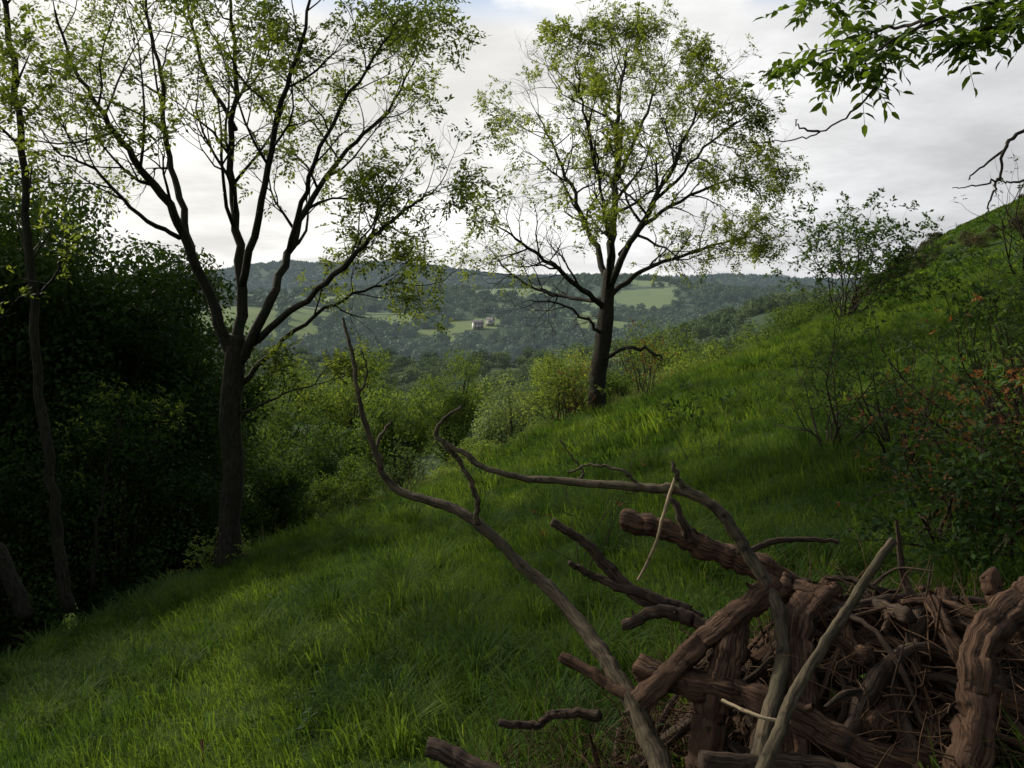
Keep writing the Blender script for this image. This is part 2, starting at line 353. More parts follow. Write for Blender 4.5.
def frames(N,yaw):
    N=nrm(N); X=nrm(np.cross(N,np.array([0.,1,0])+0*N)); Y=np.cross(N,X)
    c=np.cos(yaw)[:,None];s=np.sin(yaw)[:,None]; A=X*c+Y*s; return A,np.cross(N,A),N
def instancer(parent,name,proto_fn,P,N,yaw,S):
    P=np.asarray(P,float); A,B,N=frames(N,yaw)
    h=(S*.5)[:,None]
    V=np.stack([P-A*h-B*h,P+A*h-B*h,P+A*h+B*h,P-A*h+B*h],1).reshape(-1,3)
    me=raw_mesh(name,V,np.arange(len(V)).reshape(-1,4))
    ob=new_obj(name,me,parent); ob.instance_type='FACES'; ob.use_instance_faces_scale=True
    ob.show_instancer_for_render=False; ob.show_instancer_for_viewport=False
    proto_fn(ob); return ob
def bake(parent,name,protos,P,N,yaw,S,mat):
    # copies of the prototype clumps merged into one mesh
    P=np.asarray(P,float); A,B,N=frames(N,yaw); idx=rng.integers(0,len(protos),len(P)); Vs=[];Fs=[];Ws=[];off=0
    for j,(pv,pf) in enumerate(protos):
        q=np.where(idx==j)[0]
        if not len(q): continue
        s=S[q][:,None,None]; pv=pv.astype(np.float32)
        V=P[q][:,None]+s*(pv[None,:,0:1]*A[q][:,None]+pv[None,:,1:2]*B[q][:,None]+pv[None,:,2:3]*N[q][:,None])
        F=pf[None]+(np.arange(len(q))*len(pv))[:,None,None]+off
        Vs.append(V.reshape(-1,3).astype(np.float32));Fs.append(F.reshape(-1,pf.shape[1]).astype(np.int32)); Ws.append(np.repeat(rng.random(len(q)),len(pv)).astype(np.float32)); off+=len(q)*len(pv)
    return new_obj(name,raw_mesh(name,np.concatenate(Vs),np.concatenate(Fs),vary=np.concatenate(Ws)),parent,mat)
UP=lambda n: np.tile([0,0,1.],(n,1))
def tree_proto(seed,nb,nl,ll,lw,mat,flat=1.):
    def f(par):
        V,F,C=crown(nb,nl,ll,lw,seed,flat)
        new_obj('crown_foliage',raw_mesh('crown',V,F),par,mat)
        if nl>2900:
            T=Tubes(); T.add(smooth([(0,0,-.3),(.02,0,.3),(0,.03,.9*flat)],4),np.linspace(.055,.03,9),7)
            for c in C[::2]: T.add(smooth([(0,0,.25),c*[.5,.5,.55],c],3),np.linspace(.025,.006,7),4)
            T.build('trunk',par,M_bark)
    return f
def dense(loc,S,seed,mat,nl=26000,nb=60,ll=.055,name='hawthorn_tree',flat=1.,trunk=.07,rmin=.2,rmax=.38):
    e=empty(name,loc)
    V,F,C=crown(nb,nl,ll,ll*.55,seed,flat,rmin,rmax)
    new_obj('foliage',raw_mesh('foliage',V*S,F),e,mat)
    T=Tubes(); T.add(smooth(np.array([(0,0,-.25),(.02,0,.25),(0,.03,.9*flat)])*S,5),np.linspace(trunk,trunk*.5,11)*S,8,.05)
    for c in C[::2]: T.add(smooth(np.array([(0,0,.2),c*[.45,.45,.55],c])*S,3),np.linspace(.028,.005,7)*S,4)
    T.build('trunk',e,M_bark)
def gz(x,y): return float(H(x,y))
# dense dark trees on the left: (image column, depth, image row of top, half-width)
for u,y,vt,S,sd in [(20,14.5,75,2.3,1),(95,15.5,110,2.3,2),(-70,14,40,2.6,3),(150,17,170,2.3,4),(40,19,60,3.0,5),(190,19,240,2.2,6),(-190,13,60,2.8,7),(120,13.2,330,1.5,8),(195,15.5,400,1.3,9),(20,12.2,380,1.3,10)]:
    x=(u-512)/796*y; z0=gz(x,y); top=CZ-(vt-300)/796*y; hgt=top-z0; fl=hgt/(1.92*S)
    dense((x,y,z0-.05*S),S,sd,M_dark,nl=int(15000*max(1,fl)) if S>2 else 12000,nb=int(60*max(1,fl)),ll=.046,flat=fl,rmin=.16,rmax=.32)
# unseen trees continuing the belt of wood, added to shade the foreground grass
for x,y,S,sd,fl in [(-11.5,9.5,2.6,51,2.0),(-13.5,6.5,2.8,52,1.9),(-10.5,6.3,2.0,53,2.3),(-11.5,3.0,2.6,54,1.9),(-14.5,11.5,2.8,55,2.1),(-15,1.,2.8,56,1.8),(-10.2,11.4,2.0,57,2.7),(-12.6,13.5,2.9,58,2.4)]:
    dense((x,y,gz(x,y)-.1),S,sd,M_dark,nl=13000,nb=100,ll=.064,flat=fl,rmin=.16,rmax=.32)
# mid-ground trees below the break of slope
for u,y,vtop,S,sd,mat,nm in [(515,34,360,2.6,21,M_willow,'willow_tree'),(395,30,368,2.4,22,M_mid,'birch_tree'),(300,27,392,2.2,23,M_mid,'hazel_tree'),
        (455,48,335,3.6,24,M_mid,'oak_tree'),(350,42,332,3.4,25,M_mid,'oak_tree'),(560,52,318,4.2,26,M_mid,'oak_tree'),(690,40,318,3.2,27,M_mid,'field_maple_tree'),
        (745,44,300,3.4,28,M_mid,'field_maple_tree'),(655,48,298,4.,29,M_mid,'oak_tree'),(270,20,430,1.5,30,M_mid,'hazel_tree'),(265,38,345,3.2,31,M_mid,'oak_tree'),
        (430,22,455,1.1,32,M_mid,'elder_bush'),(350,19,445,1.2,33,M_mid,'elder_bush'),(795,50,290,3.0,34,M_mid,'hawthorn_tree'),(620,36,355,2.,35,M_mid,'hazel_tree'),(480,27,425,1.3,36,M_mid,'elder_bush'),(545,26,395,1.3,37,M_mid,'elder_bush')]:
    x=(u-512)/796*y; top=CZ-(vtop-300)/796*y; fl=1.25
    dense((x,y,top-1.9*fl*S),S,sd,mat,nl=17000,nb=60,ll=.036*min(1.4,2.6/S+.35),name=nm,trunk=.05,flat=fl,rmin=.14,rmax=.3)
# woodland
def scatter(n,y0,y1,umin,umax,pw=1.):
    y=y0+(y1-y0)*rng.random(n)**pw; u=rng.uniform(umin,umax,n); return (u-512)/796*y,y,u
wood=empty('valley_woodland')
x,y,u=scatter(600,42,190,-120,900,.8); k=edge_d(x,y)>14; x,y,u=x[k],y[k],u[k]
z=H(x,y); S=rng.uniform(2.4,4.2,len(x)); P=np.stack([x,y,z-.2],1)
topv=300-796*(z+1.9*S-CZ)/y
k=(topv>312-25*(u>640)); P=P[k];S=S[k]
for j in range(4):
    q=np.arange(len(P))%4==j
    instancer(wood,'stand_%d'%j,tree_proto(40+j,45,3600,.085,.05,M_mid),P[q],UP(q.sum()),rng.uniform(0,6.28,q.sum()),S[q])
hill=empty('distant_hill_woodland')
x,y,u=scatter(16000,170,2300,-40,1060,.62)
k=(edge_d(x,y)>20)&~fieldmask(x,y)&~((np.abs(x+33)<28)&(y>725)&(y<825)); x,y,u=x[k],y[k],u[k]
z=H(x,y); S=rng.uniform(3.2,7.5,len(x)); P=np.stack([x,y,z-1.5],1)
def cp(seed,nb,nl,ll,lw): V,F,_=crown(nb,nl,ll,lw,seed,1.); return V,F
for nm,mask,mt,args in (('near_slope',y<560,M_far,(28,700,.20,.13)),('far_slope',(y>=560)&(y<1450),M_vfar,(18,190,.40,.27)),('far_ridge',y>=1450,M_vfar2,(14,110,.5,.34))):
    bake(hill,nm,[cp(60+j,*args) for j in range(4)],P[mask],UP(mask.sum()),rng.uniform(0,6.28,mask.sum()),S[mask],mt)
# undergrowth along the break of slope
ug=empty('undergrowth_shrubs')
x,y,u=scatter(1300,8,70,-200,980,.7); d=edge_d(x,y); k=(d>2.6)&((d>3.6)|(rng.random(len(x))<.35)); x,y,d,u=x[k],y[k],d[k],u[k]
P=np.stack([x,y,H(x,y)-.1],1); S=rng.uniform(.3,.75,len(x))*np.clip(.45+d/9,.5,1.9)
dk=(u<250)
for j in range(4):
    q=(dk if j==3 else (~dk&(np.arange(len(P))%3==j)))
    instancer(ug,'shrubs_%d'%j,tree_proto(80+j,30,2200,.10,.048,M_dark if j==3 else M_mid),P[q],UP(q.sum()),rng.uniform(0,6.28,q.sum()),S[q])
rs=empty('hilltop_scrub')
x=rng.uniform(30,100,700);y=rng.uniform(70,135,700);nz=vnoise(np.stack([x,y,x*0],1),.12,4);k=((nz>.62)|((x/y<.53)&(rng.random(700)<.7)))&(x/y>.43);x,y=x[k],y[k]
bake(rs,'scrub',[cp(90+j,25,1100,.15,.08) for j in range(2)],np.stack([x,y,H(x,y)-.3],1),UP(len(x)),rng.uniform(0,6.28,len(x)),rng.uniform(.4,1.3,len(x)),leafmat('scrub_mat',(.05,.07,.03),(.07,.08,.035),(.06,.05,.03),trans=.25,baked=True))
# ------------------------------------------------------------ grass
def grass_proto(seed,n,size,h0,h1,w,lean=.5,clump=True):
    r=np.random.default_rng(seed)
    if clump:
        cc=r.uniform(-size/2,size/2,(max(1,n//22),2)); ci=r.integers(0,len(cc),n); xy=cc[ci]+r.normal(0,.045,(n,2)); az=np.arctan2(xy[:,1]-cc[ci,1],xy[:,0]-cc[ci,0])+r.normal(0,.9,n)
        hc=r.uniform(.5,1.35,len(cc))[ci]
    else: xy=r.uniform(-size/2,size/2,(n,2)); az=r.uniform(0,6.28,n); hc=1
    h=r.uniform(h0,h1,n)*hc; ln=h*np.abs(r.normal(lean,.35,n)); ww=w*r.uniform(.6,1.4,n)
    dx,dy=np.cos(az),np.sin(az); fa=r.uniform(0,3.14,n); sx,sy=np.cos(fa),np.sin(fa)
    b=np.stack([xy[:,0],xy[:,1],np.full(n,-.02)],1); D=np.stack([dx,dy,0*dx],1); S=np.stack([sx,sy,0*sx],1)*ww[:,None]*.5
    m1=b+D*(ln*.25)[:,None]; m1[:,2]+=h*.6; t=b+D*ln[:,None]; t[:,2]+=h*np.clip(1-ln/h*.35,.3,1)
    V=np.stack([b-S,b+S,m1-S*.8,m1+S*.8,t],1).reshape(-1,3)
    o=np.arange(n)[:,None,None]*5; F=(o+np.array([[0,1,3],[0,3,2],[2,3,4]])[None]).reshape(-1,3)
    return V,F
def tussock_proto(seed,n,h0,h1,w):
    r=np.random.default_rng(seed); az=r.uniform(0,6.28,n); rad=np.abs(r.normal(0,.08,n)); h=r.uniform(h0,h1,n); ln=h*r.uniform(.2,1.2,n)
    D=np.stack([np.cos(az),np.sin(az),0*az],1); S=np.stack([-np.sin(az),np.cos(az),0*az],1)*(w*r.uniform(.6,1.3,n))[:,None]*.5
    b=D*rad[:,None]; m1=b+D*(ln*.3)[:,None]; m1[:,2]+=h*.65; m2=b+D*(ln*.7)[:,None]; m2[:,2]+=h*.9; t=b+D*(ln*1.15)[:,None]; t[:,2]+=h*r.uniform(.55,.95,n)
    V=np.stack([b-S,b+S,m1-S,m1+S,m2-S*.7,m2+S*.7,t],1).reshape(-1,3)
    o=np.arange(n)[:,None,None]*7; F=(o+np.array([[0,1,3],[0,3,2],[2,3,5],[2,5,4],[4,5,6]])[None]).reshape(-1,3)
    return V,F
def weed_proto(seed,n,size,ll=.04):
    r=np.random.default_rng(seed); cc=r.uniform(-size/2,size/2,(n//9,2)); ci=r.integers(0,len(cc),n)
    az=r.uniform(0,6.28,n); z=r.uniform(.02,.15,n)
    C=np.stack([cc[ci,0]+r.normal(0,.015,n),cc[ci,1]+r.normal(0,.015,n),z],1)
    D=np.stack([np.cos(az),np.sin(az),r.uniform(-.2,.6,n)],1); s=r.uniform(.6,1.5,n)
    return leafquads(C,D,ll*s,ll*.5*s,np.tile([0,0,1.],(n,1))+r.normal(0,.5,(n,3)))
def normals(x,y):
    e=.15; gx=(H(x+e,y)-H(x-e,y))/(2*e); gy=(H(x,y+e)-H(x,y-e))/(2*e); return nrm(np.stack([-gx,-gy,np.ones_like(gx)],1))
gr=empty('meadow_grass')
def grid(x0,x1,y0,y1,s):
    a,b=np.meshgrid(np.arange(x0,x1,s),np.arange(y0,y1,s)); a=a.ravel()+rng.uniform(-.4,.4,a.size)*s; b=b.ravel()+rng.uniform(-.4,.4,b.size)*s
    k=(np.abs(a)<b*.70+1.5)&(edge_d(a,b)<4.2); return a[k],b[k]
def cl(x,y): return .5+.25*np.sin(x*1.3+y*.7)+.25*np.sin(y*1.7-x*.9+1.)
x,y=grid(-12,14,1.2,13,.62)
N=normals(x,y);P=np.stack([x,y,H(x,y)],1);S=rng.uniform(.7,1.0,len(x))*(.75+.6*cl(x,y))
bake(gr,'near_turf',[grass_proto(101,1400,1.1,.07,.2,.006),grass_proto(102,1400,1.1,.06,.18,.0055,.7),grass_proto(103,1300,1.1,.08,.28,.007,.7),grass_proto(104,1400,1.1,.05,.16,.006,.6,False)],P,N,rng.uniform(0,6.28,len(x)),S,M_grass)
q=rng.random(len(x))<.2
bake(gr,'herbs',[weed_proto(105,140,1.)],P[q],N[q],rng.uniform(0,6.28,q.sum()),S[q]*.9,M_weedb)
x,y=grid(-8,75,12,42,1.25); N=normals(x,y);P=np.stack([x,y,H(x,y)],1);S=rng.uniform(1.3,1.8,len(x))*(.75+.6*cl(x*.6,y*.6))
bake(gr,'mid_turf',[grass_proto(111+j,1000,1.1,.06,.18,.011,.5) for j in range(3)],P,N,rng.uniform(0,6.28,len(x)),S,M_grass)
x,y=grid(10,110,42,125,2.8); N=normals(x,y);P=np.stack([x,y,H(x,y)],1);S=rng.uniform(3,4,len(x))
bake(gr,'far_turf',[grass_proto(121,500,1.1,.04,.1,.025,.5)],P,N,rng.uniform(0,6.28,len(x)),S,M_grass)
n=1300; y=2.6+34*rng.random(n)**1.3; x=rng.uniform(-.68,.68,n)*y; k=(edge_d(x,y)<3.6)&(np.hypot(x-1.2,y-2.7)>.9)&(vnoise(np.stack([x,y,x*0],1),.8,5)>.38); x,y=x[k],y[k]
bake(gr,'tussocks',[tussock_proto(141+j,170,.14,.42,.007) for j in range(3)],np.stack([x,y,H(x,y)-.02],1),UP(len(x)),rng.uniform(0,6.28,len(x)),rng.uniform(.4,.95,len(x))*(.8+.02*y),M_tuss)
x,y,u=scatter(200,10,40,250,760,.8); d=edge_d(x,y); k=(d>-1.5)&(d<3.5); x,y=x[k],y[k]
st=empty('tall_grass_stalks')
bake(st,'stalks',[grass_proto(131,22,.9,.4,.8,.006,.25,False)],np.stack([x,y,H(x,y)],1),UP(len(x)),rng.uniform(0,6.28,len(x)),rng.uniform(.6,1.1,len(x)),M_straw)
# ------------------------------------------------------------ shrubs with visible twigs
def shrub(name,loc,h,spread,nst,mat,keepp=.5,lift=.02,ll=.035,nsp=2,bark=None,n=(4,4),r=.014):
    e=empty(name);T=Tubes();tips=[];c=dict(wig=.2,lift=[lift,lift,0],max=2,n=list(n))
    for k in range(nst):
        a=rng.uniform(0,6.28);s=rng.uniform(0,spread)
        d=np.array([math.cos(a)*s,math.sin(a)*s,1])
        grow(T,np.array(loc)+rng.normal(0,.08,3)*[1,1,0],d,h*rng.uniform(.5,.8),r,0,tips,c)
    T.build('stems',e,bark or M_twig)
    mats=mat if isinstance(mat,list) else [(mat,keepp,ll)]
    for mt,kp,l in mats:
        V,F=sprays(tips,lambda P:np.full(len(P),kp),nsp,l*1.2,l,l*.55,4)
        new_obj('leaves',raw_mesh('leaves',V,F),e,mt)
def onG(u,y): x=(u-512)/796*y; return (x,y,gz(x,y))
M_dk2=leafmat('thorn_leaf_mat',(.05,.09,.025),(.07,.115,.03),trans=.4)
M_haw=leafmat('haw_leaf_mat',(.07,.115,.035),(.10,.15,.045),trans=.5)
shrub('hawthorn_bush',onG(845,30),4.6,.95,14,M_haw,.75,.02,.15,3,r=.035,n=(5,4))
shrub('thorn_bush',onG(835,7.5),1.3,.9,8,M_dk2,.55,.0,.035,2)
shrub('thorn_bush',onG(905,6.6),1.15,1.1,8,M_dk2,.6,.0,.035,2)
shrub('thorn_bush',onG(1005,6.0),1.5,.9,12,M_dk2,.75,.0,.04,3)
shrub('thorn_bush',onG(1060,5.2),1.7,.9,12,M_dk2,.8,.0,.04,3)
shrub('dead_leaf_bush',onG(950,4.7),.95,.9,9,[(M_rust,.4,.024),(M_dk2,.3,.035)],lift=0.)
shrub('dead_leaf_bush',onG(1030,4.2),1.1,.8,10,[(M_rust,.45,.024),(M_dk2,.4,.035)],lift=0.)
shrub('bramble_bush',onG(985,4.0),.8,1.3,9,M_dk2,.7,-.02,.04,3)
shrub('spindle_bush',onG(582,20),1.5,.5,8,M_rust,.15,.05,.05,2)
shrub('spindle_bush',onG(645,22),2.2,.5,10,M_rust,.12,.05,.06,2)
shrub('dogwood_bush',onG(560,19.5),1.6,.7,10,M_mid,.7,.05,.07,2)
shrub('bramble_bush',onG(232,11.2),.6,1.1,7,M_mid,.6,0,.045,2)
shrub('bramble_bush',onG(400,16),1.4,.9,12,M_mid,.5,.03,.05,2)
shrub('young_ash_sprout',onG(705,9),.9,.25,3,M_weed,.7,.05,.06,2,n=(2,2),r=.006)
shrub('gorse_bush',onG(1035,14),3.0,.5,12,M_dk2,.35,.02,.05,2,r=.03)
shrub('dead_sapling',onG(590,5.2),.8,.3,4,M_rust,.12,.04,.025,1,n=(2,2),r=.005)
# ------------------------------------------------------------ overhanging ash bough (tree stands to the right)
def bough():
    e=empty('overhanging_ash_tree');T=Tubes();R=3.1
    T.add(smooth([(4.6,3.9,gz(4.6,3.9)-.3),(4.5,3.8,1.5),(4.55,3.7,3.2),(4.7,3.6,5.5)],6),np.linspace(.2,.13,19),14,.05,.05)
    def br(pts,r0,r1): 
        P=smooth([at(u,v,R+w) for u,v,w in pts],6); P[1:-1]+=rng.normal(0,.004,(len(P)-2,3)); T.add(P,np.linspace(r0,r1,len(P)),6,.05); return P
    tips=[]
    main=[ [(1640,-190,.8),(1400,-150,.6),(1200,-70,.3),(1080,-25,.1),(1000,0,0),(930,22,-.1),(875,52,-.1),(860,75,-.05)],
           [(1080,-25,.1),(980,-30,.2),(900,-20,.3),(840,-8,.3),(795,5,.3)],
           [(1080,-25,.1),(1030,10,-.1),(985,30,-.1),(950,42,-.1)],
           [(1200,-70,.3),(1100,-30,-.2),(1050,0,-.2),(1020,18,-.3)],
           [(930,22,-.1),(880,30,.1),(840,45,.1),(795,66,.1)]]
    bare=[ [(890,70,-.1),(852,112,0),(820,132,0),(790,140,0),(742,143,0)],[(820,132,0),(800,128,0),(795,120,0)],
           [(1640,-100,.6),(1300,30,.3),(1100,95,.2),(1024,132,.1),(1004,150,0),(998,178,0),(975,186,0),(952,188,0)],[(998,178,0),(990,200,0),(985,222,0)],[(1004,150,0),(975,172,0),(968,180,0)],[(1024,180,0),(1005,182,0),(998,178,0)]]
    for p in main: tips.append(br(p,.02 if p[0][0]>1500 else .008,.0022))
    for p in bare: br(p,.012 if p[0][0]>1500 else .005,.0018)
    C=[];D=[];L=[]
    for P in tips:
        vis=P[len(P)//3:]
        for q in vis:
            for _ in range(3):
                if rng.random()<.3: continue
                ax=nrm(rng.normal(size=3)*[1,1,.5]+[-.3,0,-.3]); rl=rng.uniform(.11,.18); sd=nrm(np.cross(ax,[0,0,1]+rng.normal(size=3)*.4))
                q0=q; R_=[]
                for k in range(6): R_.append(q0+ax*rl*k/5+np.array([0,0,-.25*rl*(k/5)**2]))
                T.add(R_,np.full(6,.0011),3)
                for k in range(1,6):
                    for s_ in ((-1,1) if k<5 else (0,)):
                        C.append(R_[k]); D.append(ax*(.45 if s_ else 1)+sd*s_*.9+rng.normal(0,.12,3)+[0,0,-.15]); L.append(rng.uniform(.04,.065))
    V,F=leafhi(np.array(C),np.array(D),np.array(L),np.array(L)*.4)
    new_obj('leaves',raw_mesh('leaves',V,F),e,leafmat('bough_leaf_mat',(.085,.135,.022),(.115,.165,.03),trans=.55,ns=3.)); T.build('branches',e,M_twig)
bough()
# ------------------------------------------------------------ brush pile
pile=empty('log_pile')
TL=Tubes();TD=Tubes();TS=Tubes();TP=Tubes()
def log(T,pts,r0,r1,segs=18,rough=.10,flute=.07,wob=.005,knots=0):
    P=smooth([at(*p) for p in pts],14); 
    wv=np.cumsum(rng.normal(0,wob*.5,(len(P),3)),0); wv-=np.linspace(0,1,len(P))[:,None]*wv[-1]; P=P+wv; t=np.linspace(0,1,len(P))
    T.add(P,r0+(r1-r0)*t,segs,rough,flute)
    for _ in range(knots):
        i0=rng.integers(2,len(P)-2); d=nrm(np.cross(P[i0+1]-P[i0],rng.normal(size=3))); rr=(r0+(r1-r0)*t[i0])*rng.uniform(.22,.38)
        T.add(smooth([P[i0],P[i0]+d*rr*2.5,P[i0]+d*rr*rng.uniform(4,6)+rng.normal(0,.01,3)],3),np.linspace(rr*1.5,rr*.5,7),7,.1)
    return P
# long sinuous branches
log(TS,[(672,800,2.35),(650,745,2.5),(622,690,2.65),(592,650,2.8),(552,603,3.0),(520,570,3.1),(480,530,3.2),(440,504,3.3),(392,490,3.4),(374,455,3.4),(360,400,3.4),(352,350,3.45),(343,318,3.5)],.036,.006,12,.08,.03,.003,4)
log(TS,[(373,455,3.4),(386,430,3.45),(392,420,3.45)],.009,.004,6)
log(TS,[(358,395,3.4),(368,372,3.4),(362,350,3.4)],.006,.003,6)
log(TS,[(750,800,2.15),(762,735,2.25),(782,655,2.5),(775,600,2.6),(745,545,2.7),(722,510,2.75),(690,492,2.8),(640,487,2.9),(560,484,3.05),(505,474,3.1),(470,455,3.15),(440,438,3.2),(446,420,3.2),(462,406,3.2)],.026,.006,12,.1,.03,.003,5)
log(TS,[(442,440,3.2),(462,462,3.2),(478,492,3.2),(478,524,3.2)],.010,.011,8)
log(TS,[(690,492,2.8),(676,475,2.8),(672,462,2.8)],.013,.006,7)
log(TS,[(570,485,3.05),(580,470,3.1),(560,440,3.1)],.007,.003,6)
log(TS,[(640,487,2.9),(620,470,2.9),(590,465,2.95),(568,472,3.0)],.007,.004,6)
log(TS,[(745,820,2.0),(772,745,2.1),(800,680,2.2),(850,603,2.35),(893,541,2.45)],.020,.013,12,.08,.03,.003,0)
log(TP,[(675,478,2.8),(664,515,2.8),(655,545,2.8),(638,580,2.85)],.006,.005,6,wob=.001)
log(TP,[(722,700,2.3),(760,716,2.2),(790,722,2.2)],.006,.004,6,wob=.001)
log(TD,[(552,522,3.0),(590,545,3.0),(618,580,3.0),(650,603,2.95),(700,620,2.9)],.015,.028,12,knots=3)
log(TD,[(568,562,3.0),(600,577,3.0),(640,592,2.95),(690,612,2.9)],.010,.022,12,knots=2)
log(TL,[(622,518,3.1),(668,530,3.05),(712,548,3.0),(760,568,2.95),(820,600,2.9)],.034,.045,16,.12,.1,knots=1)
log(TD,[(690,540,3.0),(680,510,3.0),(665,495,3.05)],.02,.008,8)
log(TD,[(735,550,2.9),(780,541,2.9),(838,542,2.9)],.013,.007,8)
log(TD,[(622,625,2.9),(660,612,2.85),(700,625,2.8),(745,660,2.75)],.018,.032,12,knots=2)
log(TL,[(640,668,2.6),(700,682,2.5),(765,700,2.4),(850,742,2.3),(950,770,2.25)],.040,.045,24,.12,.1,knots=2)
log(TL,[(706,800,2.35),(712,735,2.45),(722,680,2.5),(738,615,2.6)],.052,.04,26,.14,.12,knots=2)
log(TL,[(640,705,2.5),(690,655,2.55),(735,610,2.6),(775,585,2.65)],.036,.036,22,.13,.12,knots=1)
log(TL,[(830,592,2.75),(800,630,2.6),(795,700,2.45),(800,780,2.3)],.055,.06,28,.14,.16)
log(TL,[(780,590,2.75),(830,610,2.7),(900,640,2.7),(960,665,2.7)],.048,.034,22,.12,.12)
log(TD,[(428,748,2.5),(480,768,2.45),(560,800,2.4)],.030,.034,16,.05,.03)
log(TD,[(500,722,2.7),(540,725,2.7),(560,712,2.7),(600,715,2.65)],.012,.016,8)
log(TL,[(560,655,2.8),(600,680,2.7),(640,700,2.6)],.016,.025,12)
log(TL,[(1045,585,2.5),(1010,618,2.4),(978,655,2.3),(974,715,2.2),(958,800,2.1)],.038,.048,26,.14,.16)
log(TL,[(985,572,2.7),(1005,610,2.65),(1030,640,2.6)],.03,.034,14)
log(TL,[(945,590,2.7),(938,640,2.6),(910,690,2.45),(870,730,2.3)],.022,.036,18,.12,.12,knots=1)
log(TL,[(1040,720,2.3),(990,690,2.35),(950,640,2.45),(930,600,2.6)],.032,.02,18,.12,.12,knots=1)
log(TD,[(860,595,3.0),(920,600,2.95),(990,605,2.95),(1060,600,2.9)],.018,.014,10,knots=2)
log(TD,[(870,690,2.5),(940,690,2.5),(1040,680,2.45)],.024,.025,14,knots=2)
log(TD,[(700,760,2.2),(820,770,2.2),(900,800,2.1)],.03,.035,14)
mc=np.array([1.15,2.7]); 
def mound(x,y): return H(x,y)+.43*np.exp(-(((x-mc[0])/.58)**2+((y-mc[1])/.5)**2))
for k in range(130):
    a=rng.uniform(0,6.28);rr=rng.uniform(0,.75)**.7
    cx=mc[0]+math.cos(a)*rr*1.05; cy=mc[1]+math.sin(a)*rr*.75; az=rng.uniform(0,6.28); L=rng.uniform(.3,.95)
    r=rng.uniform(.008,.034)*(1.2 if k%5==0 else .85); T=(TL,TD,TD)[k%3]; pts=[]
    tilt=np.clip(rng.normal(0,.2),-.3,.3); bend=rng.normal(0,.16); b2=rng.normal(0,.08)
    for s in np.linspace(-.5,.5,6):
        o_=bend*(1-4*s*s)+b2*math.sin(s*9)
        x=cx+math.cos(az)*L*s-math.sin(az)*o_; y=cy+math.sin(az)*L*s+math.cos(az)*o_
        y=max(y,1.9); pts.append((x,y,float(mound(x,y))-rng.uniform(.0,.09)+tilt*s+rng.normal(0,.015)))
    P=smooth(pts,8); P[1:-1]+=rng.normal(0,.0025,(len(P)-2,3)); T.add(P,np.linspace(r,r*rng.uniform(.35,.9),len(P)),14,.14,.11)
    for _ in range(2):
        i0=rng.integers(5,len(P)-5); d=nrm(rng.normal(size=3)+[0,0,.3]); l=rng.uniform(.05,.25)
        T.add(smooth([P[i0],P[i0]+d*l*.5,P[i0]+d*l+rng.normal(0,.05,3)],4),np.linspace(r*.5,r*.15,9),6,.1)
TB=Tubes(); 
for k in range(1700):
    a=rng.uniform(0,6.28);rr=rng.uniform(0,1)**.6
    x=mc[0]+.1+math.cos(a)*rr*1.05;y=max(2.0,mc[1]+math.sin(a)*rr*.8); z=float(mound(x,y))+rng.uniform(-.06,.04)
    d=nrm(rng.normal(size=3)*[1,1,.45]+[0,0,.12]); L=rng.uniform(.1,.4); pts=[np.array([x,y,z])]
    for s in range(5): d=nrm(d+rng.normal(0,.25,3)+[0,0,-.04]); pts.append(pts[-1]+d*L/5)
    TB.add(np.array(pts),np.linspace(rng.uniform(.0012,.0045),.0008,6),4)
for k in range(480):
    x=rng.uniform(-.15,.75);y=rng.uniform(2.35,3.0);z=gz(x,y)+rng.uniform(.02,.2)
    d=nrm(rng.normal(size=3)*[1,1,.5]+[.2,0,.3]); L=rng.uniform(.1,.4);pts=[np.array([x,y,z])]
    for s in range(5): d=nrm(d+rng.normal(0,.25,3)); pts.append(pts[-1]+d*L/5)
    TB.add(np.array(pts),np.linspace(.0022,.0008,6),3)
TL.build('weathered_logs',pile,M_log);TD.build('dark_limbs',pile,M_logd);TS.build('sinuous_branches',pile,M_stick);TP.build('pale_sticks',pile,M_pale);TB.build('brushwood_twigs',pile,barkmat('brush_mat',(.05,.028,.015),(.13,.075,.04),(.08,.046,.024),40))
TT=Tubes(); x,y,_=onG(203,3.9); TT.add([(x,y,gz(x,y)-.1),(x+.002,y,gz(x,y)+.05),(x-.004,y,gz(x,y)+.2)],[.007,.0065,.006],7); TT.build('red_plant_stake',None,plain('stake',(.22,.06,.05),(.15,.05,.04)))
